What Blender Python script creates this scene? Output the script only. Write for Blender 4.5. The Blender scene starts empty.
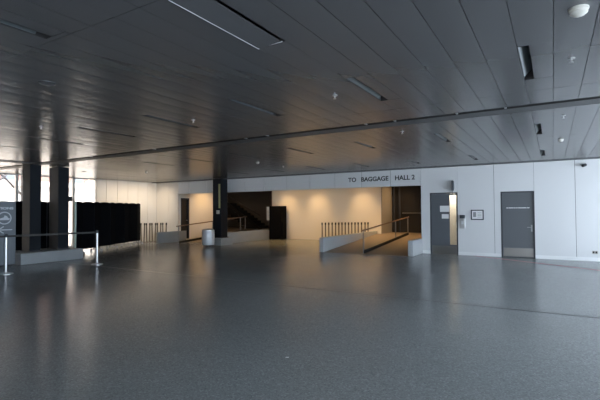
import bpy, math, random
from mathutils import Matrix, Vector
random.seed(7)
S = bpy.context.scene
COL = S.collection
V = Vector
CEIL = 3.12
YW = 15.55            # face of the white front wall
YA = 19.97            # back of the alcove behind the fascia
XW = -18.4            # west wall
XE = 4.3              # east glazing
SX = -3.0
YS = -6.0             # south wall

# ------------------------------------------------------------------ materials
def mat(name, col, rough=.5, metal=0., spec=.5, **kw):
    m = bpy.data.materials.new(name); m.use_nodes = True
    b = m.node_tree.nodes['Principled BSDF']
    b.inputs['Base Color'].default_value = (*col, 1)
    b.inputs['Roughness'].default_value = rough
    b.inputs['Metallic'].default_value = metal
    b.inputs['Specular IOR Level'].default_value = spec
    nt = m.node_tree
    if kw.get('noise'):
        amt, scale = kw['noise']
        tc = nt.nodes.new('ShaderNodeTexCoord'); nz = nt.nodes.new('ShaderNodeTexNoise')
        nz.inputs['Scale'].default_value = scale; nz.inputs['Detail'].default_value = 4
        nt.links.new(tc.outputs['Object'], nz.inputs['Vector'])
        mx = nt.nodes.new('ShaderNodeMix'); mx.data_type = 'RGBA'
        mx.inputs[6].default_value = (*[c * (1 - amt) for c in col], 1)
        mx.inputs[7].default_value = (*[min(1, c * (1 + amt)) for c in col], 1)
        nt.links.new(nz.outputs['Fac'], mx.inputs[0])
        nt.links.new(mx.outputs[2], b.inputs['Base Color'])
    return m

def glass(name, tint=(1, 1, 1), refl=.08):
    m = bpy.data.materials.new(name); m.use_nodes = True
    nt = m.node_tree; nt.nodes.clear()
    o = nt.nodes.new('ShaderNodeOutputMaterial'); mx = nt.nodes.new('ShaderNodeMixShader')
    t = nt.nodes.new('ShaderNodeBsdfTransparent'); g = nt.nodes.new('ShaderNodeBsdfGlossy')
    t.inputs['Color'].default_value = (*tint, 1); g.inputs['Roughness'].default_value = .02
    mx.inputs[0].default_value = refl
    nt.links.new(t.outputs[0], mx.inputs[1]); nt.links.new(g.outputs[0], mx.inputs[2])
    nt.links.new(mx.outputs[0], o.inputs['Surface'])
    return m

def emit(name, col, s):
    m = bpy.data.materials.new(name); m.use_nodes = True
    b = m.node_tree.nodes['Principled BSDF']
    b.inputs['Base Color'].default_value = (*col, 1)
    b.inputs['Emission Color'].default_value = (*col, 1)
    b.inputs['Emission Strength'].default_value = s
    return m

def terrazzo():
    m = bpy.data.materials.new('terrazzo'); m.use_nodes = True
    nt = m.node_tree; b = nt.nodes['Principled BSDF']
    tc = nt.nodes.new('ShaderNodeTexCoord')
    vo = nt.nodes.new('ShaderNodeTexVoronoi'); vo.inputs['Scale'].default_value = 75
    nt.links.new(tc.outputs['Object'], vo.inputs['Vector'])
    sp = nt.nodes.new('ShaderNodeSeparateColor'); nt.links.new(vo.outputs['Color'], sp.inputs[0])
    r = nt.nodes.new('ShaderNodeValToRGB')
    e = r.color_ramp.elements
    e[0].position = 0; e[0].color = (.175, .19, .192, 1)
    e[1].position = 1; e[1].color = (.33, .352, .355, 1)
    for p, c in ((.2, .222), (.6, .25), (.88, .275)):
        q = e.new(p); q.color = (c * .97, c * 1.04, c * 1.05, 1)
    nt.links.new(sp.outputs[0], r.inputs['Fac'])
    nz = nt.nodes.new('ShaderNodeTexNoise'); nz.inputs['Scale'].default_value = .5; nz.inputs['Detail'].default_value = 3
    nt.links.new(tc.outputs['Object'], nz.inputs['Vector'])
    mr = nt.nodes.new('ShaderNodeMapRange'); mr.inputs[3].default_value = .88; mr.inputs[4].default_value = 1.1
    nt.links.new(nz.outputs['Fac'], mr.inputs[0])
    mu = nt.nodes.new('ShaderNodeMix'); mu.data_type = 'RGBA'; mu.blend_type = 'MULTIPLY'; mu.inputs[0].default_value = 1
    nt.links.new(r.outputs[0], mu.inputs[6]); nt.links.new(mr.outputs[0], mu.inputs[7])
    nt.links.new(mu.outputs[2], b.inputs['Base Color'])
    rr = nt.nodes.new('ShaderNodeMapRange'); rr.inputs[3].default_value = .21; rr.inputs[4].default_value = .24
    nt.links.new(sp.outputs[1], rr.inputs[0]); nt.links.new(rr.outputs[0], b.inputs['Roughness'])
    b.inputs['Specular IOR Level'].default_value = .5
    return m

M = dict(
    terrazzo=terrazzo(),
    joint=mat('joint_filler', (.03, .03, .032), .4),
    ceiling=mat('ceiling_panel', (.128, .131, .138), .26, .35, .5, noise=(.05, .8)),
    band=mat('band_grey', (.07, .072, .077), .5, 0, .3),
    void=mat('void_black', (.008, .008, .009), .6),
    reflector=mat('reflector', (.07, .085, .092), .35, .0),
    white_wall=mat('white_panel', (.68, .69, .70), .38, 0, .4, noise=(.02, .4)),
    cream_wall=mat('cream_panel', (.74, .71, .66), .5, 0, .3, noise=(.02, .4)),
    plaster=mat('alcove_plaster', (.74, .70, .63), .6, 0, .3, noise=(.02, .5)),
    brown_panel=mat('brown_panel', (.33, .31, .29), .4),
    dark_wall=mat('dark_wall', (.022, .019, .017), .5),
    stairwell=mat('stairwell_brown', (.17, .125, .09), .55),
    seam=mat('seam', (.06, .06, .06), .7),
    skirting=mat('skirting', (.78, .79, .80), .4),
    door=mat('door_grey', (.095, .105, .118), .4, 0, .5),
    frame=mat('frame_grey', (.06, .065, .075), .55, 0, .15),
    steel=mat('brushed_steel', (.5, .5, .5), .35, .9),
    kick=mat('kick_plate', (.21, .205, .195), .35, .9),
    chrome=mat('satin_steel', (.68, .69, .7), .3, .85),
    pale=mat('pale_metal', (.62, .64, .66), .4, .2),
    paper=mat('paper', (.8, .8, .8), .8),
    black=mat('black_letter', (.012, .012, .013), .5),
    fabric=mat('black_fabric', (.004, .0045, .006), .95, 0, .05, noise=(.15, 40)),
    rubber=mat('rubber', (.012, .012, .012), .6),
    column=mat('column_paint', (.010, .013, .018), .5, 0, .1),
    concrete=mat('plinth_concrete', (.26, .28, .29), .6, noise=(.08, 3)),
    kerb=mat('kerb_grey', (.42, .44, .45), .5, noise=(.04, 2)),
    ramp=mat('ramp_surface', (.23, .185, .15), .5, noise=(.08, 20)),
    rail=mat('handrail_brown', (.22, .14, .095), .35, .2),
    bronze=mat('bronze_post', (.11, .085, .065), .4, .5),
    kiosk=mat('kiosk_black', (.005, .005, .006), .75, 0, .05),
    sign=mat('sign_panel', (.13, .155, .18), .45),
    sign_light=mat('sign_print', (.5, .55, .6), .5),
    plastic=mat('white_plastic', (.5, .49, .45), .4),
    yellow_green=mat('yellow_green_strip', (.24, .26, .10), .3),
    red=mat('red_tape', (.30, .02, .045), .5),
    glass=glass('window_glass'),
    vision=glass('vision_glass', (.95, .95, .93), .12),
    grey_metal=mat('mid_grey_metal', (.3, .31, .32), .4, .3),
    mullion=mat('mullion_pale', (.55, .53, .5), .4, .2),
    brick=mat('pale_brick', (.27, .15, .12), .9, noise=(.25, 1.5)),
    stucco=mat('pale_render', (.6, .54, .47), .9),
    asphalt=mat('pale_paving', (.42, .34, .28), .9, noise=(.1, .5)),
    bldg_glass=mat('dark_panes', (.12, .14, .17), .15),
    brace=mat('brace_steel', (.06, .05, .05), .5),
    green_edge=mat('partition_edge', (.5, .62, .55), .4, .3),
)

# ------------------------------------------------------------------ mesh helper
class MB:
    """collects boxes, tubes and plates in world space; build() links ONE mesh object"""
    def __init__(s): s.v = []; s.f = []; s.mi = []
    def poly(s, pts, m=0):
        n = len(s.v); s.v += [V(p) for p in pts]; s.f.append(tuple(range(n, n + len(pts)))); s.mi.append(m)
    def hexa(s, p, m=0):          # p: 4 bottom, 4 top (ccw from above)
        n = len(s.v); s.v += [V(q) for q in p]
        for f in ((3, 2, 1, 0), (4, 5, 6, 7), (0, 1, 5, 4), (1, 2, 6, 5), (2, 3, 7, 6), (3, 0, 4, 7)):
            s.f.append(tuple(n + i for i in f)); s.mi.append(m)
    def box(s, x0, x1, y0, y1, z0, z1, m=0):
        s.hexa([(x0, y0, z0), (x1, y0, z0), (x1, y1, z0), (x0, y1, z0), (x0, y0, z1), (x1, y0, z1), (x1, y1, z1), (x0, y1, z1)], m); return s
    def slab(s, a, b, w, z0, z1, m=0):   # upright wall-like slab from a to b (xy), thickness w
        a = V((a[0], a[1])); b = V((b[0], b[1])); d = (b - a).normalized(); n = V((-d.y, d.x)) * w / 2
        q = [a - n, b - n, b + n, a + n]
        s.hexa([(p.x, p.y, z0) for p in q] + [(p.x, p.y, z1) for p in q], m); return s
    def tube(s, a, b, r, r2=None, n=12, m=0, cap=True):
        a = V(a); b = V(b); r2 = r if r2 is None else r2
        d = (b - a).normalized(); u = d.orthogonal().normalized(); w = d.cross(u)
        k = len(s.v)
        for c, rr in ((a, r), (b, r2)):
            for i in range(n):
                t = 2 * math.pi * i / n; s.v.append(c + (u * math.cos(t) + w * math.sin(t)) * rr)
        for i in range(n):
            j = (i + 1) % n; s.f.append((k + i, k + j, k + n + j, k + n + i)); s.mi.append(m)
        if cap:
            s.f.append(tuple(k + i for i in reversed(range(n)))); s.mi.append(m)
            s.f.append(tuple(k + n + i for i in range(n))); s.mi.append(m)
        return s
    def lathe(s, c, prof, n=24, m=0):   # prof: (r, z) list, about z axis at c
        k = len(s.v); c = V(c)
        for r, z in prof:
            for i in range(n):
                t = 2 * math.pi * i / n; s.v.append(c + V((r * math.cos(t), r * math.sin(t), z)))
        for q in range(len(prof) - 1):
            for i in range(n):
                j = (i + 1) % n
                s.f.append((k + q * n + i, k + q * n + j, k + (q + 1) * n + j, k + (q + 1) * n + i)); s.mi.append(m)
        s.f.append(tuple(k + i for i in reversed(range(n)))); s.mi.append(m)
        s.f.append(tuple(k + (len(prof) - 1) * n + i for i in range(n))); s.mi.append(m)
        return s
    def path(s, pts, r, n=10, m=0):
        for a, b in zip(pts, pts[1:]): s.tube(a, b, r, n=n, m=m)
        return s
    def build(s, name, mats, parent=None, bevel=0, smooth=False):
        me = bpy.data.meshes.new(name)
        base = V((0, 0, 0))
        if parent is not None:
            p = parent
            while p is not None: base += p.location; p = p.parent
        own = V((0, 0, 0))
        if parent is None:       # origin at the base centre of a one-mesh thing
            lo = [min(v[i] for v in s.v) for i in range(3)]; hi = [max(v[i] for v in s.v) for i in range(3)]
            own = V(((lo[0] + hi[0]) / 2, (lo[1] + hi[1]) / 2, lo[2]))
        me.from_pydata([v - base - own for v in s.v], [], s.f)
        if not isinstance(mats, (list, tuple)): mats = [mats]
        for m_ in mats: me.materials.append(m_)
        for p, i in zip(me.polygons, s.mi): p.material_index = i; p.use_smooth = smooth
        me.update()
        o = bpy.data.objects.new(name, me); COL.objects.link(o); o.location = own
        if parent is not None: o.parent = parent
        if bevel:
            b = o.modifiers.new('bevel', 'BEVEL'); b.width = bevel; b.segments = 2; b.limit_method = 'ANGLE'
        if smooth:
            e = o.modifiers.new('split', 'EDGE_SPLIT'); e.split_angle = math.radians(40)
        return o

def tag(o, label=None, cat=None, group=None, kind=None):
    if label: o['label'] = label
    if cat: o['category'] = cat
    if group: o['group'] = group
    if kind: o['kind'] = kind
    return o
def thing(name, label, cat, loc, group=None, kind=None):
    o = bpy.data.objects.new(name, None); COL.objects.link(o); o.location = loc; o.empty_display_size = .1
    return tag(o, label, cat, group, kind)
def struct(name, mb, m, label=None, **kw):
    o = mb.build(name, m, **kw); o['kind'] = 'structure'
    if label: o['label'] = label; o['category'] = name.split('_')[0]
    return o
def sroot(name, label, loc=(0, 0, 0)):
    o = bpy.data.objects.new(name, None); COL.objects.link(o); o.location = loc; o['kind'] = 'structure'
    o['label'] = label; o['category'] = name.split('_')[0]; return o
def kids(o): return [c for c in bpy.data.objects if c.parent == o]
def dup(o, loc, label):
    def rec(a, par):
        c = a.copy(); COL.objects.link(c); c.parent = par
        for k in kids(a): rec(k, c)
        return c
    c = rec(o, None); c.location = loc; c['label'] = label
    return c
def text_mesh(name, body, size, m, parent, loc, rot, depth=.006, wide=1.0, align='LEFT'):
    cu = bpy.data.curves.new(name, 'FONT'); cu.body = body; cu.size = size; cu.extrude = depth / 2; cu.offset = .006; cu.align_x = align
    tmp = bpy.data.objects.new(name + '_tmp', cu); COL.objects.link(tmp)
    dg = bpy.context.evaluated_depsgraph_get()
    me = bpy.data.meshes.new_from_object(tmp.evaluated_get(dg))
    bpy.data.objects.remove(tmp)
    me.materials.clear(); me.materials.append(m)
    o = bpy.data.objects.new(name, me); COL.objects.link(o)
    if wide:
        xs = [v.co.x for v in me.vertices]; ys = [v.co.y for v in me.vertices]
        w, h = wide
        kx = w / (max(xs) - min(xs)); ky = h / (max(ys) - min(ys)); x0 = min(xs); y0 = min(ys)
        for v in me.vertices: v.co.x = (v.co.x - x0) * kx; v.co.y = (v.co.y - y0) * ky
    o.rotation_euler = rot
    base = V((0, 0, 0)); p = parent
    while p is not None: base += p.location; p = p.parent
    o.location = V(loc) - base; o.parent = parent
    return o
ORD = ['first', 'second', 'third', 'fourth', 'fifth', 'sixth', 'seventh', 'eighth', 'ninth', 'tenth', 'eleventh', 'twelfth',
       'thirteenth', 'fourteenth', 'fifteenth', 'sixteenth']

# ------------------------------------------------------------------ floor
mb = MB(); mb.box(XW - .3, XE + .3, YS - .3, 24, -.2, 0)
struct('floor', mb, M['terrazzo'], 'dark grey speckled polished terrazzo floor of the hall')
mb = MB(); mb.box(XW, XE, 7.53, 7.58, 0, .0012)
struct('trim_1', mb, M['joint'], 'thin dark joint line running across the terrazzo floor')

# ------------------------------------------------------------------ ceiling (one mesh of long lay-in panels)
P = .295
SLOTX = [-.265 - 1.77 * k for k in range(7)]
SLOTY = {1: (.82, 2.0), 2: (4.42, 5.6), 3: (8.62, 9.84), 4: (12.6, 13.87)}
SW = .105
slots = [(r, k) for r in (2, 3, 4) for k in range(7)] + [(1, 2)]
HATCH = (-2.33, -2.035, 2.07, 3.15)
SLOT0, SLOT1, BAND1 = 6.94, 7.07, 7.42        # transverse black slot and grey band
WB0 = 15.2                                    # band along the front wall
LX0, LX1, LXS = -14.15, -13.75, -13.62        # band and slot running towards the camera over the columns
cb = MB()
def ceil_strip(x0, x1, y0, y1, g0=True, g1=True):
    """one panel with chamfered edges and a touch of tilt"""
    if y1 - y0 < .02 or x1 - x0 < .02: return
    t = math.tan(math.radians(random.gauss(0, .45))); c = (x0 + x1) / 2; hw = (x1 - x0) / 2
    e = .003; h = .02
    gl = x0 + (e if g0 else 0); gr = x1 - (e if g1 else 0)
    def z(x): return CEIL + (x - c) * t - .0019 * (1 - ((x - c) / hw) ** 2)
    ya, yb = y0 + .003, y1 - .003
    n = len(cb.v); K = 6
    for i in range(K + 1):
        x = gl + (gr - gl) * i / K
        cb.v += [V((x, ya, z(x))), V((x, yb, z(x)))]
    for i in range(K):
        cb.f.append((n + 2 * i + 1, n + 2 * i + 3, n + 2 * i + 2, n + 2 * i)); cb.mi.append(0)
    if g0: cb.poly([(x0, yb, CEIL + h), (gl, yb, z(gl)), (gl, ya, z(gl)), (x0, ya, CEIL + h)], 1)
    if g1: cb.poly([(gr, yb, z(gr)), (x1, yb, CEIL + h), (x1, ya, CEIL + h), (gr, ya, z(gr))], 1)
    for y in (ya, yb): cb.poly([(gl, y, z(gl)), (gr, y, z(gr)), (x1, y, CEIL + .03), (x0, y, CEIL + .03)], 1)
joints = [YS, -2.0, 2.05, 6.17, SLOT0]
joints2 = [BAND1, 10.25, 14.37, WB0]
n0 = math.floor((XW - .03) / P); n1 = math.ceil((XE - .03) / P)
for i in range(n0, n1):
    xa = max(XW, .03 + i * P); xb = min(XE, .03 + (i + 1) * P)
    if xb - xa < .03: continue
    sl = None
    for k, sx in enumerate(SLOTX):
        if abs(xa - sx) < .02: sl = k
    for js in (joints, joints2):
        for ya, yb in zip(js, js[1:]):
            spans = [(xa, xb)]
            if ya < SLOT0 and xb > LX0 and xa < LXS:      # the longitudinal band and slot
                spans = [(a, b) for a, b in ((xa, min(xb, LX0)), (max(xa, LXS), xb)) if b - a > .03]
            for (a, b) in spans:
                cut = [SLOTY[r] for (r, k) in slots if k == sl and SLOTY[r][0] > ya - .01 and SLOTY[r][1] < yb + .01] if sl is not None else []
                hatch = abs(a - HATCH[0]) < .02 and ya < 2.1 < yb
                if cut:
                    s0, s1 = cut[0]
                    ceil_strip(a, b, ya, s0); ceil_strip(a + SW, b, s0, s1, g0=False); ceil_strip(a, b, s1, yb)
                elif hatch:
                    ceil_strip(a, b, HATCH[3], yb)
                else:
                    ceil_strip(a, b, ya, yb)
cb.box(XW, XE, YS, SLOT0, CEIL + .16, CEIL + .2, 1); cb.box(XW, XE, SLOT0, 15.9, CEIL + .16, CEIL + .2, 1)
cb.box(XW, XE, SLOT0, SLOT0 + .004, CEIL + .005, CEIL + .16, 1)
o = struct('ceiling', cb, [M['ceiling'], M['void']], 'dark grey ceiling of long metal panels over the hall')
for p in o.data.polygons: p.use_smooth = p.material_index == 0

t = sroot('trim_2', 'grey ceiling band with a black slot running across the hall', (-5, 7.2, CEIL))
b = MB(); b.box(XW, XE, SLOT1 + .004, BAND1, CEIL - .004, CEIL + .1); b.box(XW, XE, SLOT1, SLOT1 + .004, CEIL - .003, CEIL + .16, 1); b.build('band', [M['band'], M['void']], t)
for x in (-5.55, -4.99, -2.84, -2.31, -1.29, -.59, -8.4, -11.0):
    MB().box(x - .015, x + .015, SLOT0 + .03, SLOT1, CEIL + .002, CEIL + .02).build('clip', M['grey_metal'], t)
t = sroot('trim_3', 'grey ceiling band over the paired columns, running towards the camera', (-14, 0, CEIL))
MB().box(LX0, LX1, YS, SLOT0, CEIL - .015, CEIL + .1).build('band', M['band'], t)
mb = MB(); mb.box(XW, XE, WB0, YW, CEIL - .015, CEIL + .1)
struct('trim_4', mb, M['band'], 'dark grey ceiling band along the top of the white front wall')

# recessed light slots
ROWNAME = {1: 'nearest the camera', 2: 'in the near row', 3: 'in the row just beyond the ceiling band', 4: 'in the row by the front wall'}
def slot(r, k):
    x0 = SLOTX[k] + .0; x1 = x0 + SW; y0, y1 = SLOTY[r]
    w = ['rightmost', 'second from right', 'third from right', 'fourth from right', 'third from left', 'second from left', 'leftmost'][k]
    lab = 'long thin unlit ceiling light slot at top left, nearest the camera' if r == 1 else 'unlit ceiling light slot %s, %s' % (ROWNAME[r], w)
    t = thing('ceiling_light', lab, 'ceiling light', ((x0 + x1) / 2, (y0 + y1) / 2, CEIL), 'recessed light slots in the ceiling')
    h = MB(); d = .11; q = .004
    h.box(x0, x0 + q, y0, y1, CEIL, CEIL + d); h.box(x1 - q, x1, y0, y1, CEIL, CEIL + d)
    h.box(x0, x1, y0, y0 + q, CEIL, CEIL + d); h.box(x0, x1, y1 - q, y1, CEIL - .003, CEIL + d)
    h.box(x0, x1, y0, y1, CEIL + d, CEIL + d + q)
    h.build('housing', M['void'], t)
    rf = MB(); rf.hexa([(x0 + q, y0 + .02, CEIL + .012), (x0 + q + .004, y0 + .02, CEIL + .012), (x0 + q + .004, y1 - .09, CEIL + .012), (x0 + q, y1 - .09, CEIL + .012),
                        (x1 - .03, y0 + .02, CEIL + .095), (x1 - .02, y0 + .02, CEIL + .095), (x1 - .02, y1 - .09, CEIL + .095), (x1 - .03, y1 - .09, CEIL + .095)])
    rf.build('reflector', M['reflector'], t)
for r, k in slots: slot(r, k)

# access hatch: one panel hanging a little open
t = thing('ceiling_hatch', 'access panel in the ceiling hanging slightly open, top centre', 'access panel', (-2.18, 2.6, CEIL))
x0, x1, y0, y1 = HATCH
h = MB(); h.hexa([(x0 + .004, y0, CEIL - .012), (x1 - .04, y0, CEIL + .002), (x1 - .04, y1 - .01, CEIL + .002), (x0 + .004, y1 - .01, CEIL - .012),
                  (x0 + .004, y0, CEIL - .010), (x1 - .04, y0, CEIL + .004), (x1 - .04, y1 - .01, CEIL + .004), (x0 + .004, y1 - .01, CEIL - .010)])
h.build('panel', M['ceiling'], t)
h = MB(); h.box(x0 - .002, x0 + .004, y0, y1, CEIL - .014, CEIL + .006); h.box(x0, x1 - .03, y1 - .006, y1 - .002, CEIL - .002, CEIL + .006)
h.build('edge_strip', M['pale'], t)

# ceiling devices
def detector(x, y, lab, r=.06):
    t = thing('smoke_detector', lab, 'smoke detector', (x, y, CEIL), 'white smoke detectors on the ceiling')
    MB().lathe((x, y, CEIL), [(r * 1.1, 0), (r * 1.1, -.014), (r, -.018)]).build('mount', M['plastic'], t, smooth=True)
    MB().lathe((x, y, CEIL), [(r, -.016), (r * .95, -.04), (r * .6, -.056), (r * .25, -.062)]).build('dome', M['plastic'], t, smooth=True)
    return t
k9 = CEIL
detector(.21 * .92, 3.80, 'large white dome smoke detector on the ceiling, top right corner', .062)
detector(.19 * .92, 10.82, 'small white smoke detector on the ceiling above the right-hand grey door', .05)
detector(-7.92, 10.62, 'small white smoke detector on the ceiling right of the centre column', .05)
detector(-13.38, 10.81, 'small white smoke detector on the ceiling above the right end of the black folding screen', .05)
def sprinkler(x, y, lab):
    t = thing('ceiling_sprinkler', lab, 'sprinkler', (x, y, CEIL), 'sprinkler heads in the ceiling')
    MB().lathe((x, y, CEIL), [(.035, 0), (.035, -.006), (.018, -.012)], 16).build('rosette', M['steel'], t, smooth=True)
    MB().tube((x, y, CEIL - .01), (x, y, CEIL - .045), .008).lathe((x, y, CEIL - .045), [(.02, 0), (.022, -.004)], 12).build('head', M['steel'], t)
    return t
sp0 = None
for x, y, w in ((.185, 5.03, 'right of the near right light slot'), (.175, 8.06, 'just beyond the ceiling band at the right'), (-2.45, 4.99, 'left of the second light slot'),
                (-2.48, 8.0, 'just beyond the ceiling band, centre right'), (-7.93, 12.1, 'above the tall black kiosk'), (-5.12, 5.08, 'in the near ceiling, left of centre'),
                (-7.77, 4.02, 'in the near ceiling at the left above the columns'), (-12.8, 8.11, 'by the ceiling band right of the columns')):
    lab = 'small metal sprinkler head %s' % w
    if sp0 is None: sp0 = sprinkler(x, y, lab)
    else: dup(sp0, (x, y, CEIL), lab)
def speaker(x, y, lab):
    t = thing('ceiling_speaker', lab, 'speaker', (x, y, CEIL), 'round speakers in the ceiling')
    MB().lathe((x, y, CEIL), [(.1, 0), (.1, -.004), (.09, -.008)]).build('rim', M['ceiling'], t, smooth=True)
    MB().lathe((x, y, CEIL), [(.09, -.006), (.06, -.012), (.02, -.014)]).build('grille', M['band'], t, smooth=True)
    return t
s0 = speaker(-5.10, 2.70, 'round grey ceiling speaker at upper left of the near ceiling')
dup(s0, (-15.2, 9.43, CEIL), 'round grey ceiling speaker near the bright left windows')

# ------------------------------------------------------------------ front wall (white panels) and fascia
def panels(mb, rects, y, th=.02, gap=.012):
    for x0, x1, z0, z1, gl, gr in rects:
        mb.box(x0 + (gap / 2 if gl else 0), x1 - (gap / 2 if gr else 0), y, y + th, z0, z1)
mb = MB()
D1 = (-3.83, -2.87, 2.2); D2 = (-1.5, -.51, 2.18)
sx = [-2.87, -1.70, -.515, .60, 1.78, 2.96, XE]
TOP = CEIL + .1
rects = [(-4.15, D1[0], 0, TOP, 0, 0), (D1[0], D1[1], D1[2], TOP, 0, 1), (-2.87, -1.70, 0, TOP, 0, 1),
         (-1.70, D2[0], 0, TOP, 1, 0), (D2[0], -.515, D2[2], TOP, 0, 1), (-.515, .60, 0, TOP, 0, 1)]
rects += [(a, b, 0, TOP, 1, 1) for a, b in zip(sx[3:], sx[4:])]
panels(mb, rects, YW)
for a, b, z in ((-4.15, D1[0], 0), (D1[0], D1[1], D1[2]), (D1[1], D2[0], 0), (D2[0], D2[1], D2[2]), (D2[1], XE, 0)):
    mb.box(a, b, YW + .02, YW + .2, z, TOP, 1)
struct('wall_north', mb, [M['white_wall'], M['seam']], 'white panelled front wall with two grey doors')
mb = MB()
fx = [-16.74, -15.93, -14.75, -13.57, -12.39, -11.21, -10.03, -8.85, -7.67, -6.49, -5.31, -4.15]
panels(mb, [(a, b, 2.5, TOP, 1, 1) for a, b in zip(fx, fx[1:])], YW, gap=.018)
mb.box(-16.74, -4.15, YW + .02, YW + .2, 2.5, TOP, 1)
mb.box(-16.74, -4.15, YW, YW + .2, 2.49, 2.5)
struct('wall_fascia', mb, [M['white_wall'], M['seam']], 'white panelled fascia over the wide opening, carrying black lettering')
mb = MB(); panels(mb, [(XW, -17.5, 0, TOP, 0, 1), (-17.5, -16.74, 0, TOP, 1, 0)], YW); mb.box(XW, -16.78, YW + .02, YW + .18, 0, TOP, 1); mb.box(-16.78, -16.74, YW + .015, YW + .2, 0, TOP)
struct('wall_north_west', mb, [M['cream_wall'], M['seam']], 'cream panelled wall piece between the left corner and the left ramp')
mb = MB()
for a, b in ((-4.15, D1[0]), (D1[1], D2[0]), (D2[1], XE)): mb.box(a, b, YW - .018, YW, 0, .11)
struct('baseboard_north', mb, M['skirting'], 'white skirting along the white front wall')

# doors
def door(name, x0, x1, zt, lab, back=False):
    r = sroot(name, lab, ((x0 + x1) / 2, YW + .1, 0))
    f = MB(); w = .035
    f.box(x0, x0 + w, YW - .004, YW + .16, 0, zt); f.box(x1 - w, x1, YW - .004, YW + .16, 0, zt); f.box(x0, x1, YW - .004, YW + .16, zt - w, zt)
    f.box(x0, x1, YW + .15, YW + .16, 0, zt) if back else None  # unseen backing slab, added to stop light leaking round the leaf
    f.build('door_frame', M['frame'], r)
    return r
r = door('door_1', *D1, 'grey metal door with tall narrow vision pane and two white papers')
a, b, zt = D1; y = YW + .05
l = MB(); va, vb = -3.16, -2.93
l.box(a + .04, va, y, y + .05, .008, zt - .04); l.box(vb, b - .04, y, y + .05, .008, zt - .04)
l.box(va, vb, y, y + .05, .008, .34); l.box(va, vb, y, y + .05, 2.1, zt - .04)
l.build('door_leaf', M['door'], r)
MB().box(va, vb, y + .02, y + .028, .34, 2.1).build('vision_pane', M['vision'], r)
MB().box(a + .05, b - .05, y - .004, y, .02, .3).build('kick_plate', M['kick'], r)
h = MB(); h.box(-2.925, -2.9, y - .012, y, .95, 1.15); h.tube((-2.91, y - .012, 1.06), (-2.91, y - .06, 1.06), .01); h.tube((-2.91, y - .06, 1.06), (-3.03, y - .06, 1.06), .01)
h.build('handle', M['steel'], r)
mb = MB(); mb.box(-4.0, -2.5, YW + 1.3, YW + 1.35, 0, 2.6); mb.box(-4.0, -3.95, YW + .2, YW + 1.3, 0, 2.6); mb.box(-2.5, -2.45, YW + .2, YW + 1.3, 0, 2.6); mb.box(-4, -2.45, YW + .2, YW + 1.35, 2.6, 2.65)
struct('wall_lobby', mb, M['plaster'], 'pale warm-lit lobby wall seen through the vision pane of the left grey door')
r = door('door_2', *D2, 'plain grey metal door with a thin white printed line, at right', True)
a, b, zt = D2
MB().box(a + .04, b - .04, y, y + .05, .008, zt - .04).build('door_leaf', M['door'], r)
MB().box(a + .06, b - .06, y - .004, y, .03, .31).build('kick_plate', M['kick'], r)
h = MB(); h.box(-.625, -.58, y - .012, y, .86, 1.08); h.tube((-.6, y - .01, 1.0), (-.6, y - .06, 1.0), .01); h.tube((-.6, y - .06, 1.0), (-.73, y - .06, 1.0), .01)
h.build('handle', M['grey_metal'], r)
ln = MB()
xx = -1.33
while xx < -.66:
    wd = random.choice([.018, .022, .026]); ln.box(xx, xx + wd, y - .002, y, 1.62, 1.65); xx += wd + random.choice([.005, .005, .018])
ln.build('printed_line', M['paper'], r)

# things on the front wall
for x0, x1, z0, z1, lab in ((-3.49, -3.17, 1.51, 1.73, 'upper, larger white paper notice taped to the left grey door'), (-3.43, -3.19, 1.27, 1.43, 'lower, smaller white paper notice taped to the left grey door')):
    p = MB(); p.box(x0, x1, y - .003, y - .0005, z0, z1)
    o = tag(p.build('paper_notice', M['paper']), lab, 'notice', 'papers on the left grey door')
t = thing('exit_sign', 'small dark projecting box mounted above the left grey door', 'exit sign', (-3.0, YW, 2.25))
MB().box(-3.03, -2.97, YW - .03, YW, 2.3, 2.58).build('bracket', M['grey_metal'], t)
MB().box(-3.02, -2.98, YW - .26, YW - .03, 2.25, 2.6).build('sign_box', M['frame'], t, bevel=.006)
MB().tube((-3.0, YW - .14, 2.22), (-3.0, YW - .14, 2.25), .04).build('lamp_head', M['grey_metal'], t)
t = thing('card_reader', 'grey wall-mounted box with dark top between left door and framed notice', 'wall box', (-2.71, YW, .93))
MB().box(-2.8, -2.63, YW - .06, YW, .93, 1.28).build('body', M['steel'], t, bevel=.008)
MB().box(-2.8, -2.63, YW - .075, YW, 1.28, 1.4).build('hood', M['frame'], t, bevel=.008)
MB().box(-2.75, -2.68, YW - .066, YW - .06, 1.08, 1.2).build('keypad', M['pale'], t)
t = thing('framed_notice', 'small dark-framed notice on the white wall between the doors', 'notice', (-2.235, YW, 1.23))
f = MB(); w = .035
f.box(-2.44, -2.03, YW - .02, YW, 1.23, 1.23 + w); f.box(-2.44, -2.03, YW - .02, YW, 1.58 - w, 1.58); f.box(-2.44, -2.44 + w, YW - .02, YW, 1.23, 1.58); f.box(-2.03 - w, -2.03, YW - .02, YW, 1.23, 1.58)
f.build('frame', M['frame'], t)
MB().box(-2.41, -2.06, YW - .008, YW, 1.26, 1.55).build('paper', M['paper'], t)
p = MB()
p.box(-2.37, -2.27, YW - .01, YW - .008, 1.33, 1.50)
for q in range(4): p.box(-2.23, -2.1, YW - .01, YW - .008, 1.47 - q * .05, 1.485 - q * .05)
p.build('print', M['grey_metal'], t)
t = thing('power_outlet', 'double power outlet low on the white wall at far right', 'outlet', (1.06, YW, .23))
MB().box(.99, 1.14, YW - .008, YW, .22, .32).build('plate', M['plastic'], t)
for x in (1.03, 1.1): MB().box(x - .024, x + .024, YW - .014, YW - .008, .24, .3).build('socket', M['black'], t)
t = thing('security_camera', 'small dark security camera high on the white wall at far right', 'camera', (.87, YW, 2.9))
MB().tube((.87, YW, 2.94), (.87, YW - .06, 2.94), .05, n=16).build('mount', M['pale'], t)
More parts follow.
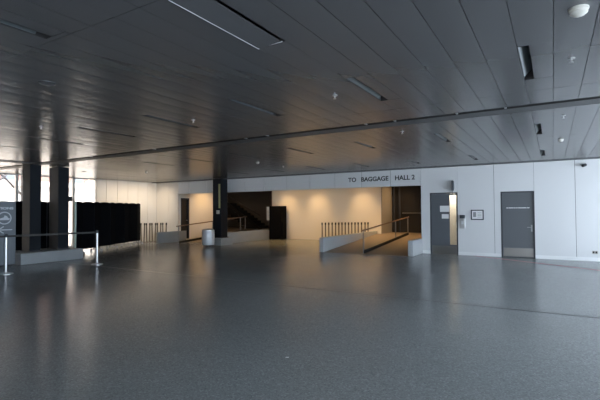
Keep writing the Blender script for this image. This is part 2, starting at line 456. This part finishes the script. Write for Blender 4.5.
MB().tube((.87, YW - .05, 2.93), (.80, YW - .2, 2.9), .045, n=16).build('camera_body', M['frame'], t)
MB().tube((.80, YW - .2, 2.9), (.79, YW - .22, 2.897), .03, n=16).build('lens', M['black'], t)

# lettering on the fascia
t = thing('wall_lettering', 'black capital lettering TO BAGGAGE HALL 2 on the white fascia', 'sign', (-5.7, YW, 2.7))
for w, x0, x1 in (('TO', -7.06, -6.72), ('BAGGAGE', -6.50, -5.38), ('HALL 2', -5.12, -4.37)):
    text_mesh('word', w, .25, M['black'], t, (x0, YW - .004, 2.715), (math.pi / 2, 0, 0), .008, (x1 - x0, .18))

# red tape on the floor
mb = MB(); mb.slab((-2.35, 15.52), (1.7, 12.88), .07, .0005, .003)
tag(mb.build('floor_tape', M['red']), 'red tape line on the floor in front of the right-hand door', 'tape')
mb = MB(); mb.poly([(-2.52, 3.865, .002), (-2.485, 3.875, .003), (-2.488, 3.89, .007), (-2.524, 3.88, .003)]); mb.poly([(-2.524, 3.88, .003), (-2.488, 3.89, .007), (-2.5, 3.9, .002)])
tag(mb.build('paper_scrap', M['paper']), 'tiny pale scrap lying on the open terrazzo floor', 'litter')

# ------------------------------------------------------------------ west side: cream wall, glazing, outside
WY = 12.05
mb = MB(); ys = [WY, 12.55, 13.15, 13.75, 14.35, 14.95, YW]
for a, b in zip(ys, ys[1:]): mb.box(XW - .02, XW, a + .006, b - .006, 0, TOP)
mb.box(XW - .2, XW - .02, WY, YW + .2, 0, TOP, 1)
mw = MB(); mw.box(XW - .2, XW, YS - .2, 4.5, 0, TOP)  # unseen stretch of wall, made solid and dark to dim the column reflections
struct('wall_south_west', mw, M['dark_wall'], 'unseen left wall nearest the camera, kept dark to cut reflections in the columns')
struct('wall_west', mb, [M['cream_wall'], M['seam']], 'cream panelled left wall beyond the black folding screen')
wy = [4.5, 6.5, 8.62, 10.95, WY]
for i, (a, b) in enumerate(zip(wy, wy[1:])):
    r = sroot('window_%d' % (i + 1), 'tall pane of the left window wall, %s from the cream wall' % ORD[len(wy) - 2 - i], (XW - .05, (a + b) / 2, 0))
    f = MB(); w = .05
    f.box(XW - .12, XW, a, a + w, 0, TOP); f.box(XW - .12, XW, b - w, b, 0, TOP)
    f.box(XW - .12, XW, a + w, b - w, 0, .08); f.box(XW - .12, XW, a + w, b - w, 3.08, TOP)
    f.build('window_frame', M['mullion'], r)
    MB().box(XW - .065, XW - .055, a + w, b - w, .08, 3.08).build('pane', M['glass'], r)
# outside
mb = MB(); mb.box(-90, XW - .3, -60, 70, -.3, -.12)
struct('ground', mb, M['asphalt'], 'pale sunlit paving outside the left windows')
def building(x, y0, y1, h, mt, lab, nf, nw, dep=9):
    t = thing('outside_building', lab, 'building', (x - dep / 2, (y0 + y1) / 2, -.12))
    MB().box(x - dep, x, y0, y1, -.12, h).build('walls', M[mt], t)
    MB().box(x - dep - .2, x + .25, y0 - .2, y1 + .2, h, h + .35).build('cornice', M['stucco'], t)
    for i in range(nf):
        for j in range(nw):
            cy = y0 + (j + .5) * (y1 - y0) / nw; cz = 1.2 + i * 3.2
            MB().box(x, x + .06, cy - .6, cy + .6, cz, cz + 1.7).build('window', M['bldg_glass'], t)
    return t
building(-44, 6, 17.5, 11, 'brick', 'pinkish brick building outside, seen through the far left window', 3, 4)
building(-46, 19.5, 29, 12, 'brick', 'pinkish brick building outside, seen beside the cream wall', 3, 4)
building(-60, -24, 4, 9, 'stucco', 'pale building outside, behind the crossed bracing', 2, 7)
building(-30, -6, 34, 3.3, 'stucco', 'long low white building outside the left windows', 0, 1, 5)
t = thing('cross_bracing', 'dark crossed steel bracing outside the far left window', 'bracing', (-19.6, 7.9, -.12))
MB().tube((-19.6, 7.7, 4.08), (-19.6, 9.35, 2.35), .045).build('brace', M['brace'], t)
MB().tube((-19.6, 7.7, 2.08), (-19.6, 9.35, 3.78), .045).build('brace', M['brace'], t)
MB().box(-19.68, -19.52, 9.35, 9.5, -.12, 4).build('post', M['brace'], t)
MB().box(-19.68, -19.52, 5.2, 5.35, -.12, 4).build('post', M['brace'], t)

# east glazing and south wall, behind and beside the camera
ey = [YS + i * (YW - YS) / 9 for i in range(10)]
for i, (a, b) in enumerate(zip(ey, ey[1:])):
    r = sroot('window_%d' % (20 + i), 'tall pane of the right-hand window wall beside the camera, %s from the back' % ORD[i], (XE + .05, (a + b) / 2, 0))
    f = MB(); w = .05
    f.box(XE, XE + .12, a, a + w, 0, TOP); f.box(XE, XE + .12, b - w, b, 0, TOP); f.box(XE, XE + .12, a, b, 0, .08); f.box(XE, XE + .12, a, b, 2.98, TOP)
    f.build('window_frame', M['mullion'], r)
    MB().box(XE + .055, XE + .065, a + w, b - w, .08, 2.98).build('pane', M['glass'], r)
mb = MB(); mb.box(XW - .2, SX, YS - .2, YS, 0, TOP)
sxs = [SX + i * (XE - SX) / 5 for i in range(6)]
for i, (a, b) in enumerate(zip(sxs, sxs[1:])):
    r = sroot('window_%d' % (40 + i), 'tall pane of the window wall behind the camera, %s from the left' % ORD[i], ((a + b) / 2, YS - .05, 0))
    f = MB(); w = .05
    f.box(a, a + w, YS - .12, YS, 0, TOP); f.box(b - w, b, YS - .12, YS, 0, TOP); f.box(a, b, YS - .12, YS, 0, .08); f.box(a, b, YS - .12, YS, 2.98, TOP)
    f.build('window_frame', M['mullion'], r)
    MB().box(a + w, b - w, YS - .065, YS - .055, .08, 2.98).build('pane', M['glass'], r)
struct('wall_south', mb, M['dark_wall'], 'plain wall behind the camera')

# ------------------------------------------------------------------ alcove, corridors
mb = MB(); mb.box(-13.87, -7.28, YA, YA + .2, 0, 3.3)
struct('wall_alcove', mb, M['plaster'], 'cream back wall of the alcove lit by warm downlights')
mb = MB(); mb.box(-7.48, -7.28, YA + .2, 22.5, 0, 3.3); mb.box(-7.3, -7.27, YA, 21.5, .3, 3.1)
struct('wall_corridor_west', mb, M['brown_panel'], 'brownish panel on the left side of the dark passage')
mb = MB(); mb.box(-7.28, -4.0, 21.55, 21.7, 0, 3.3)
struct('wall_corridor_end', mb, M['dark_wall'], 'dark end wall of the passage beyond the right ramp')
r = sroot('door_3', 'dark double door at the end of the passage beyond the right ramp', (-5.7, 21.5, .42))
f = MB()
for x in (-7.2, -6.9, -5.6, -4.3): f.box(x, x + .08, 21.47, 21.55, .42, 2.9)
f.box(-7.2, -4.2, 21.47, 21.55, 2.8, 2.9); f.build('door_frame', M['frame'], r)
MB().box(-6.82, -5.6, 21.5, 21.55, .43, 2.8).build('door_leaf', M['dark_wall'], r)
MB().box(-5.52, -4.3, 21.5, 21.55, .43, 2.8).build('door_leaf', M['dark_wall'], r)
for a, b in ((-6.7, -5.7), (-5.45, -4.4)): MB().tube((a, 21.44, 1.42), (b, 21.44, 1.42), .018).build('push_bar', M['grey_metal'], r)
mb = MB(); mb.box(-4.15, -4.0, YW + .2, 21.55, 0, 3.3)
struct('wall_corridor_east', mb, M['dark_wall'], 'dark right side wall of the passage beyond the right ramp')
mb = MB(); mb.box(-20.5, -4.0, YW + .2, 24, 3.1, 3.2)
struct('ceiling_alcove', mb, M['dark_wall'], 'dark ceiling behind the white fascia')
mb = MB(); mb.box(-7.28, -4.15, 19.9, 21.55, 0, .42)
struct('floor_landing_right', mb, M['ramp'], 'brown landing at the top of the right ramp')
mb = MB(); mb.box(-20.5, -13.65, 19.9, 23.4, 0, .42)
struct('floor_landing_left', mb, M['ramp'], 'dark landing at the top of the left ramp')
# left corridor
mb = MB(); mb.box(-16.94, -16.74, YW + .2, 15.66 + .1, 0, 3.1); mb.box(-16.94, -16.74, 16.27, 18.75, 0, 3.1); mb.box(-16.94, -16.74, 15.76, 16.27, 2.25, 3.1)
mb.box(-16.94, -16.74, 15.76, 16.27, 0, .12)
struct('wall_ramp_west', mb, M['plaster'], 'warm-lit cream side wall beside the left ramp')
r = sroot('door_4', 'narrow dark door in the warm-lit side wall beside the left ramp', (-16.79, 16.0, .12))
MB().box(-16.89, -16.84, 15.76, 16.27, .12, 2.25).build('door_leaf', M['dark_wall'], r)
f = MB(); f.box(-16.84, -16.73, 15.72, 15.77, .12, 2.28); f.box(-16.84, -16.73, 16.26, 16.31, .12, 2.28); f.box(-16.84, -16.73, 15.77, 16.26, 2.23, 2.28)
f.build('door_frame', M['frame'], r)
MB().tube((-16.83, 16.2, 1.1), (-16.76, 16.2, 1.1), .02).build('handle', M['steel'], r)
mb = MB(); mb.box(-20.5, -13.87, 23.2, 23.4, 0, 3.3); mb.box(-20.6, -20.4, 18.75, 23.2, 0, 3.3); mb.box(-20.5, -16.94, 18.6, 18.8, 0, 3.3)
mb.box(-14.07, -13.87, YA + .2, 23.2, 0, 3.3)
struct('wall_stairwell', mb, M['stairwell'], 'dark brown walls of the stairwell beyond the left ramp')
t = thing('staircase', 'dark staircase with sloping handrail rising left in the stairwell', 'staircase', (-18.5, 22.5, .42))
N = 10; st = MB()
for i in range(N):
    x1 = -16.4 - i * .3; z1 = .42 + (i + 1) * .17
    st.box(x1 - .3, x1, 21.8, 23.15, .42 if i < 3 else z1 - .45, z1)
st.build('steps', M['dark_wall'], t)
sr = MB(); sr.hexa([(-16.2, 21.7, .42), (-15.9, 21.7, .42), (-15.9, 21.8, .42), (-16.2, 21.8, .42), (-19.6, 21.7, 2.4), (-19.6, 21.7, 2.7), (-19.6, 21.8, 2.7), (-19.6, 21.8, 2.4)])
sr.build('stringer', M['dark_wall'], t)
MB().tube((-16.0, 21.75, 1.25), (-19.6, 21.75, 3.0), .03).build('stair_rail', M['bronze'], t)

# ------------------------------------------------------------------ ramps, kerbs, handrails
def ramp(x0, x1, y0, y1, h, lab):
    m_ = MB(); m_.hexa([(x0, y0, .001), (x1, y0, .001), (x1, y1, .001), (x0, y1, .001), (x0, y0, .012), (x1, y0, .012), (x1, y1, h), (x0, y1, h)])
    return tag(m_.build('ramp', M['ramp']), lab, 'ramp', 'ramps behind the fascia')
ramp(-7.49, -4.28, 14.2, 19.88, .42, 'long brown ramp rising to the dark passage under the lettering')
ramp(-16.55, -13.86, 15.56, 19.88, .42, 'long brown ramp rising beside the warm-lit side wall at left')
def kerb(x0, x1, y0, y1, h, mt, lab):
    m_ = MB(); m_.box(x0, x1, y0, y1, 0, h)
    return tag(m_.build('kerb_wall', M[mt], bevel=.012), lab, 'low wall', 'low kerb walls beside the ramps', 'structure')
kerb(-7.68, -7.5, 14.2, 19.94, .55, 'kerb', 'long low grey kerb wall in front of the row of posts')
kerb(-4.27, -4.1, 14.25, YW - .025, .54, 'kerb', 'short low grey kerb wall at the right foot of the ramp, by the white wall')
kerb(-16.72, -16.56, 14.1, 15.95, .56, 'concrete', 'short low grey kerb wall beside the cream corner at left')
kerb(-13.66, -13.5, 15.6, 19.12, .55, 'concrete', 'low warm-lit kerb wall between the centre column and the black kiosk')  # darker concrete instead of kerb grey puts its weaker light into the colour
def handrail(x, y0, y1, z0, z1, lab, posts, hh=.85):
    t = thing('handrail', lab, 'handrail', (x, y0, z0), 'handrails on the ramps')
    fz = lambda yy: z0 + (z1 - z0) * (yy - y0) / (y1 - y0)
    MB().tube((x, y0 - .12, fz(y0 - .12) + hh), (x, y1 + .1, z1 + hh), .028, n=14).build('rail', M['rail'], t, smooth=True)
    for yy in posts:
        p = MB(); p.box(x - .015, x + .015, yy - .03, yy + .03, fz(yy), fz(yy) + hh); p.build('post', M['grey_metal'], t)
    k = MB(); k.hexa([(x - .02, y0, z0 + .005), (x + .02, y0, z0 + .005), (x + .02, y1, z1 + .005), (x - .02, y1, z1 + .005), (x - .02, y0, z0 + .11), (x + .02, y0, z0 + .11), (x + .02, y1, z1 + .11), (x - .02, y1, z1 + .11)])
    k.build('toe_board', M['rubber'], t)
handrail(-5.88, 14.2, 19.7, .02, .41, 'brown handrail on grey posts along the middle of the right ramp', (14.22, 17.85, 19.65), .84)
handrail(-15.5, 14.4, 19.6, .02, .40, 'brown handrail along the middle of the left ramp behind the column', (14.42, 16.8, 19.1, 19.55), .85)

# ------------------------------------------------------------------ columns and plinths
def column(x0, x1, y0, y1, z0, lab):
    t = thing('column', lab, 'column', ((x0 + x1) / 2, (y0 + y1) / 2, z0), 'black columns', 'structure')
    MB().box(x0, x1, y0, y1, z0, CEIL - .016).build('shaft', M['column'], t, bevel=.012)
    MB().box(x0 - .03, x1 + .03, y0 - .03, y1 + .03, z0, z0 + .03).build('base_plate', M['frame'], t)
    return t
column(-14.58, -14.11, 6.98, 7.32, .345, 'left one of the two tall black columns at left, nearest the camera')
column(-14.68, -14.11, 7.87, 8.23, .345, 'right one of the two tall black columns at left')
t = column(-13.84, -13.33, 15.0, 15.46, .32, 'single tall black column in front of the fascia, behind the silver bin')
MB().box(-13.47, -13.37, 14.985, 15.0, 1.72, 2.86).build('front_strip', M['yellow_green'], t)  # narrow yellow-green strip on the front face
MB().box(-13.56, -13.42, 14.94, 15.0, 1.45, 1.62).build('call_box', M['plastic'], t)
p = MB(); p.box(-14.95, -13.74, 6.55, 8.52, 0, .345)
tag(p.build('plinth', M['concrete'], bevel=.015), 'long low grey plinth under the two black columns at left', 'plinth', 'column plinths')
p = MB(); p.box(-14.0, -13.05, 14.68, 15.52, 0, .32)
tag(p.build('plinth', M['concrete'], bevel=.015), 'low grey plinth under the single black column behind the bin', 'plinth', 'column plinths')
t = thing('wall_speaker', 'black box mounted across the back of the right one of the paired columns', 'speaker', (-14.45, 8.3, 1.97))
MB().box(-14.95, -14.2, 8.26, 8.4, 1.96, 2.12).build('box', M['black'], t)
MB().box(-14.45, -14.35, 8.23, 8.27, 2.0, 2.08).build('bracket', M['grey_metal'], t)

# ------------------------------------------------------------------ black folding partitions
def partition(pts, lab, h=1.98, edge=True):
    a = pts[0]
    t = thing('folding_screen', lab, 'folding screen', (a[0], a[1], 0), 'black folding screens')
    for i, (p, q) in enumerate(zip(pts, pts[1:])):
        p = V(p); q = V(q); d = (q - p).normalized()
        pa = p + d * .012; qb = q - d * .012
        m_ = MB(); m_.slab(pa, qb, .05, .17, h - .03)
        c = (p + q) / 2; w = (qb - pa).length; n = V((-d.y, d.x))
        k = 8                                          # gently arched top
        for s_ in range(k):
            u0 = s_ / k; u1 = (s_ + 1) / k
            z0 = h - .03 + .035 * math.sin(math.pi * u0); z1 = h - .03 + .035 * math.sin(math.pi * u1)
            A = pa + (qb - pa) * u0; B = pa + (qb - pa) * u1; nn = n * .025
            m_.hexa([(A - nn).to_tuple() + (h - .031,), (B - nn).to_tuple() + (h - .031,), (B + nn).to_tuple() + (h - .031,), (A + nn).to_tuple() + (h - .031,),
                     (A - nn).to_tuple() + (z0,), (B - nn).to_tuple() + (z1,), (B + nn).to_tuple() + (z1,), (A + nn).to_tuple() + (z0,)])
        pn = m_.build('panel', M['fabric'], t)
        hp = MB(); hp.tube((q.x, q.y, .1), (q.x, q.y, h - .02), .014, n=8); hp.build('hinge_post', M['frame'], pn)
        if i % 2 == 0:
            cs = MB(); cs.slab(c - n * .22, c + n * .22, .04, .085, .11)
            for s_ in (-1, 1):
                w_ = c + n * .2 * s_
                cs.tube((w_.x - d.x * .012, w_.y - d.y * .012, .045), (w_.x + d.x * .012, w_.y + d.y * .012, .045), .045, n=14)
                cs.tube((w_.x, w_.y, .045), (w_.x, w_.y, .1), .012, n=8)
            cs.tube((c.x, c.y, .09), (c.x, c.y, .13), .02, n=8)
            cs.build('caster', M['grey_metal'], pn)
    if edge:
        p = V(pts[0]); m_ = MB(); m_.box(p.x - .03, p.x + .03, p.y - .03, p.y + .03, .1, h - .02); m_.build('end_frame', M['green_edge'], t)
    return t
A = V((-15.05, 8.95)); B = V((-17.52, 13.85)); n = 9
dirv = (B - A); nrm = V((-dirv.y, dirv.x)).normalized()
partition([A + dirv * i / n + nrm * (.06 if i % 2 else -.06) for i in range(n + 1)], 'long black folding screen on casters, right of the paired columns')
A = V((-16.74, 6.6)); B = V((-15.35, 8.75)); n = 5
dirv = (B - A); nrm = V((-dirv.y, dirv.x)).normalized()
partition([A + dirv * i / n + nrm * (.06 if i % 2 else -.06) for i in range(n + 1)], 'black folding screen standing behind the paired columns', edge=False)

# ------------------------------------------------------------------ stanchions with belt
def stanchion(x, y, lab, h=1.03):
    t = thing('stanchion', lab, 'stanchion', (x, y, 0), 'silver queue stanchions')
    MB().lathe((x, y, 0), [(.17, 0), (.17, .012), (.15, .022), (.05, .035), (.035, .06)], 32).build('base', M['chrome'], t, smooth=True)
    MB().tube((x, y, .03), (x, y, h - .08), .03, n=20).build('post', M['chrome'], t, smooth=True)
    hd = MB(); hd.lathe((x, y, h - .085), [(.03, 0), (.034, .005), (.034, .075), (.028, .085)], 20); hd.build('belt_head', M['frame'], t, smooth=True)
    return t
S1 = V((-12.15, 5.44)); S2 = V((-11.83, 7.77)); S0 = V((-12.4, 3.2))
t1 = stanchion(S1.x, S1.y, 'silver stanchion at the left edge, in front of the grey sign panel')
t2 = stanchion(S2.x, S2.y, 'silver stanchion standing alone in front of the black folding screen')
mb = MB(); mb.slab(S1 + (S2 - S1).normalized() * .035, S2 - (S2 - S1).normalized() * .035, .003, .945, .995)
mb.build('belt', M['rubber'], t1)
d = (S0 - S1).normalized()
mb = MB(); mb.slab(S1 + d * .035, S0, .003, .945, .995); mb.build('belt', M['rubber'], t1)

# dark retracted barrier posts in two clusters
def post(x, y, lab, group):
    t = thing('barrier_post', lab, 'barrier post', (x, y, 0), group)
    MB().lathe((x, y, 0), [(.062, 0), (.062, .012), (.045, .03), (.03, .05)], 20).build('base', M['bronze'], t, smooth=True)
    MB().tube((x, y, .03), (x, y, .9), .028, n=14).build('shaft', M['bronze'], t, smooth=True)
    MB().lathe((x, y, .88), [(.028, 0), (.037, .01), (.037, .1), (.028, .115)], 16).build('belt_head', M['rubber'], t, smooth=True)
    return t
G1 = 'dark barrier posts behind the right ramp'
for_n = 15
spots = [(-9.62 + i * .132 + random.uniform(-.01, .01), 18.1 + i * .093) for i in range(for_n)]
spots.sort(key=lambda s_: s_[0] / s_[1])
p0 = None
for i, (x, yy) in enumerate(spots):
    lab = '%s dark barrier post from the left in the cluster behind the right ramp' % ORD[i]
    if p0 is None: p0 = post(x, yy, lab, G1)
    else: dup(p0, (x, yy, 0), lab)
G2 = 'dark barrier posts against the cream corner'
spots = [(-17.97 + i * .072, 14.05 + i * .112) for i in range(11)]
spots.sort(key=lambda s_: s_[0] / s_[1])
p1 = None
for i, (x, yy) in enumerate(spots):
    lab = '%s dark barrier post from the left in the row against the cream corner' % ORD[i]
    c = dup(p0, (x, yy, 0), lab); c['group'] = G2
    c.rotation_euler = (0, [.05, -.05, .07, -.06][i % 4] * .6, 0)
    c.location.z = .002

# ------------------------------------------------------------------ sign panel at the left edge
t = thing('sign_panel', 'grey-blue freestanding sign panel with round emblem and white arrow at left edge', 'sign', (-14.0, 5.9, 0))
x = -13.98
MB().box(x - .06, x, 4.95, 6.52, .03, 1.92).build('panel', M['sign'], t, bevel=.006)
MB().box(x - .15, x + .06, 5.05, 6.4, 0, .03).build('foot', M['frame'], t)
rz = (math.pi / 2, 0, math.pi / 2)
text_mesh('lettering', 'ITIONS', .12, M['sign_light'], t, (x + .002, 6.0, 1.675), rz, .003, (.45, .075))
em = MB(); cy_, cz_, R_ = 6.21, 1.42, .19
for i in range(32):
    a0 = 2 * math.pi * i / 32; a1 = 2 * math.pi * (i + 1) / 32
    for (r0, r1) in ((R_ - .03, R_),):
        em.poly([(x + .003, cy_ + r0 * math.cos(a0), cz_ + r0 * math.sin(a0)), (x + .003, cy_ + r1 * math.cos(a0), cz_ + r1 * math.sin(a0)),
                 (x + .003, cy_ + r1 * math.cos(a1), cz_ + r1 * math.sin(a1)), (x + .003, cy_ + r0 * math.cos(a1), cz_ + r0 * math.sin(a1))])
E_ = [(-.13, -.06), (.12, -.06), (.15, -.02), (.1, .0), (.06, .06), (.0, .08), (-.02, .02), (-.09, .0), (-.13, -.02)]
em.poly([(x + .003, cy_ + a, cz_ + b) for a, b in E_])
em.build('emblem', M['sign_light'], t)
ar = MB(); az = 1.07
def stroke(a, b, w=.022):
    a = V(a); b = V(b); d = (b - a).normalized(); n_ = V((-d.y, d.x)) * w / 2
    ar.poly([(x + .003, q.x, q.y) for q in (a - n_, b - n_, b + n_, a + n_)])
stroke((6.04, az), (6.42, az), .03); stroke((6.04, az), (6.19, az + .1), .03); stroke((6.04, az), (6.19, az - .1), .03)
ar.build('arrow', M['sign_light'], t)

# ------------------------------------------------------------------ litter bin and kiosk
bx, by = -13.08, 13.88
t = thing('litter_bin', 'pale silver cylindrical litter bin in front of the centre column', 'bin', (bx, by, 0))
MB().lathe((bx, by, 0), [(.26, .1), (.27, .13), (.28, .45), (.27, .7), (.26, .72)], 32).build('body', M['pale'], t, smooth=True)
MB().lathe((bx, by, 0), [(.265, .72), (.265, .75), (.22, .79), (.14, .81)], 32).build('lid', M['chrome'], t, smooth=True)
for a in (.3, 1.87, 3.44, 5.01):
    MB().tube((bx + .2 * math.cos(a), by + .2 * math.sin(a), 0), (bx + .2 * math.cos(a), by + .2 * math.sin(a), .11), .025, n=10).build('foot', M['frame'], t)
t = thing('kiosk', 'tall black kiosk cabinet standing against the alcove wall', 'kiosk', (-13.1, 19.4, 0))
MB().box(-13.5, -12.74, 19.15, 19.75, .0, 1.84).build('cabinet', M['kiosk'], t, bevel=.015)
MB().box(-12.74, -12.66, 19.25, 19.6, .15, .95).build('side_box', M['kiosk'], t, bevel=.01)
MB().box(-13.78, -13.5, 19.3, 19.36, 1.05, 1.8).build('side_panel', M['pale'], t)
MB().box(-13.42, -12.82, 19.14, 19.15, .85, 1.7).build('screen', M['kiosk'], t)

# ------------------------------------------------------------------ lights
def spot(x, y, z, tx, ty, tz, e, col, ang=80, r=.06, blend=.8):
    l = bpy.data.lights.new('downlight_or_fill', 'SPOT'); l.energy = e; l.color = col; l.spot_size = math.radians(ang); l.spot_blend = blend; l.shadow_soft_size = r
    o = bpy.data.objects.new('downlight_or_fill_lamp', l); COL.objects.link(o); o.location = (x, y, z)
    o.rotation_euler = (V((tx, ty, tz)) - V((x, y, z))).to_track_quat('-Z', 'Y').to_euler()
WARM = (1.0, .62, .27)
for x in (-12.75, -10.85, -8.25): spot(x, YA - 1.3, 3.05, x, YA, 1.35, 120, WARM, 66, .1, 1.0); spot(x, YA - 1.6, 3.05, x, YA, 1.0, 75, WARM, 140, .2, 1.0)  # narrow spot washes the wall, the wide one is an added fill
for x, yy in ((-11.5, 17.6), (-9.0, 17.6), (-6.6, 18.6), (-4.9, 18.6)): spot(x, yy, 3.05, x, yy, 0, 210, WARM, 125, .1, 1)
spot(-5.6, 20.6, 3.05, -7.27, 20.7, 1.4, 170, WARM, 100, .1, 1)  # extra lamp, added to brighten the brown side of the passage
spot(-15.6, 17.3, 3.05, -16.5, 17.3, 1.0, 170, WARM, 120, .1, 1)
spot(-15.3, 16.4, 3.05, -15.0, 17.0, 0, 60, WARM, 120, .1, 1)
spot(-18.0, 20.3, 3.05, -18.5, 21.5, 1.0, 14, WARM, 110)
CREAM_FILL = (1.0, .80, .58)
for yy in (12.6, 13.6, 14.6): spot(XW + 1.3, yy, CEIL - .02, XW, yy + .2, 1.3, 120, CREAM_FILL, 140, .2, 1)  # fill lamps added to brighten the cream side wall, no fittings there
spot(-17.6, 14.4, CEIL - .02, -17.5, YW, 1.4, 60, CREAM_FILL, 130, .2, 1)  # added fill for the cream wall piece in the corner
spot(-3.2, YW + .9, 2.55, -3.2, YW + 1.3, 1.0, 150, (1, .92, .8), 120)

sun = bpy.data.lights.new('sun', 'SUN'); sun.energy = 9; sun.color = (1, .9, .76); sun.angle = .01
o = bpy.data.objects.new('sun', sun); COL.objects.link(o)
o.rotation_euler = V((-.78, .10, -1.0)).to_track_quat('-Z', 'Y').to_euler()

w = bpy.data.worlds.new('world'); S.world = w; w.use_nodes = True
nt = w.node_tree; bg = nt.nodes['Background']
bg.inputs['Strength'].default_value = 9.6
tc = nt.nodes.new('ShaderNodeTexCoord'); sx_ = nt.nodes.new('ShaderNodeSeparateXYZ'); nt.links.new(tc.outputs['Generated'], sx_.inputs[0])
mr = nt.nodes.new('ShaderNodeMapRange'); mr.inputs[1].default_value = -.7; mr.inputs[2].default_value = .3
nt.links.new(sx_.outputs[0], mr.inputs[0])
mx = nt.nodes.new('ShaderNodeMix'); mx.data_type = 'RGBA'
mx.inputs[6].default_value = (.36, .32, .27, 1); mx.inputs[7].default_value = (.74, .86, 1.0, 1)      # warm hazy west, bright blue east
nt.links.new(mr.outputs[0], mx.inputs[0]); nt.links.new(mx.outputs[2], bg.inputs['Color'])

# ------------------------------------------------------------------ camera
cam = bpy.data.cameras.new('camera'); cam.sensor_width = 36; cam.lens = 421 * 36 / 600; cam.clip_end = 300
co = bpy.data.objects.new('camera', cam); COL.objects.link(co); S.camera = co
f_ = 421.0
vy = V((553 - 300, -(208.7 - 200), -f_)).normalized()
vx = -V((-400 - 300, -(214.5 - 200), -f_)).normalized()
vx = (vx - vy * vx.dot(vy)).normalized(); vz = vx.cross(vy)
co.matrix_world = Matrix.Translation((0, 0, 1.6)) @ Matrix((vx, vy, vz)).to_4x4()

S.view_settings.view_transform = 'Standard'; S.view_settings.look = 'None'
S.view_settings.exposure = 0; S.view_settings.gamma = 1; S.view_settings.use_curve_mapping = False
S.cycles.max_bounces = 10; S.cycles.diffuse_bounces = 6; S.cycles.transparent_max_bounces = 12
S.cycles.sample_clamp_indirect = 4
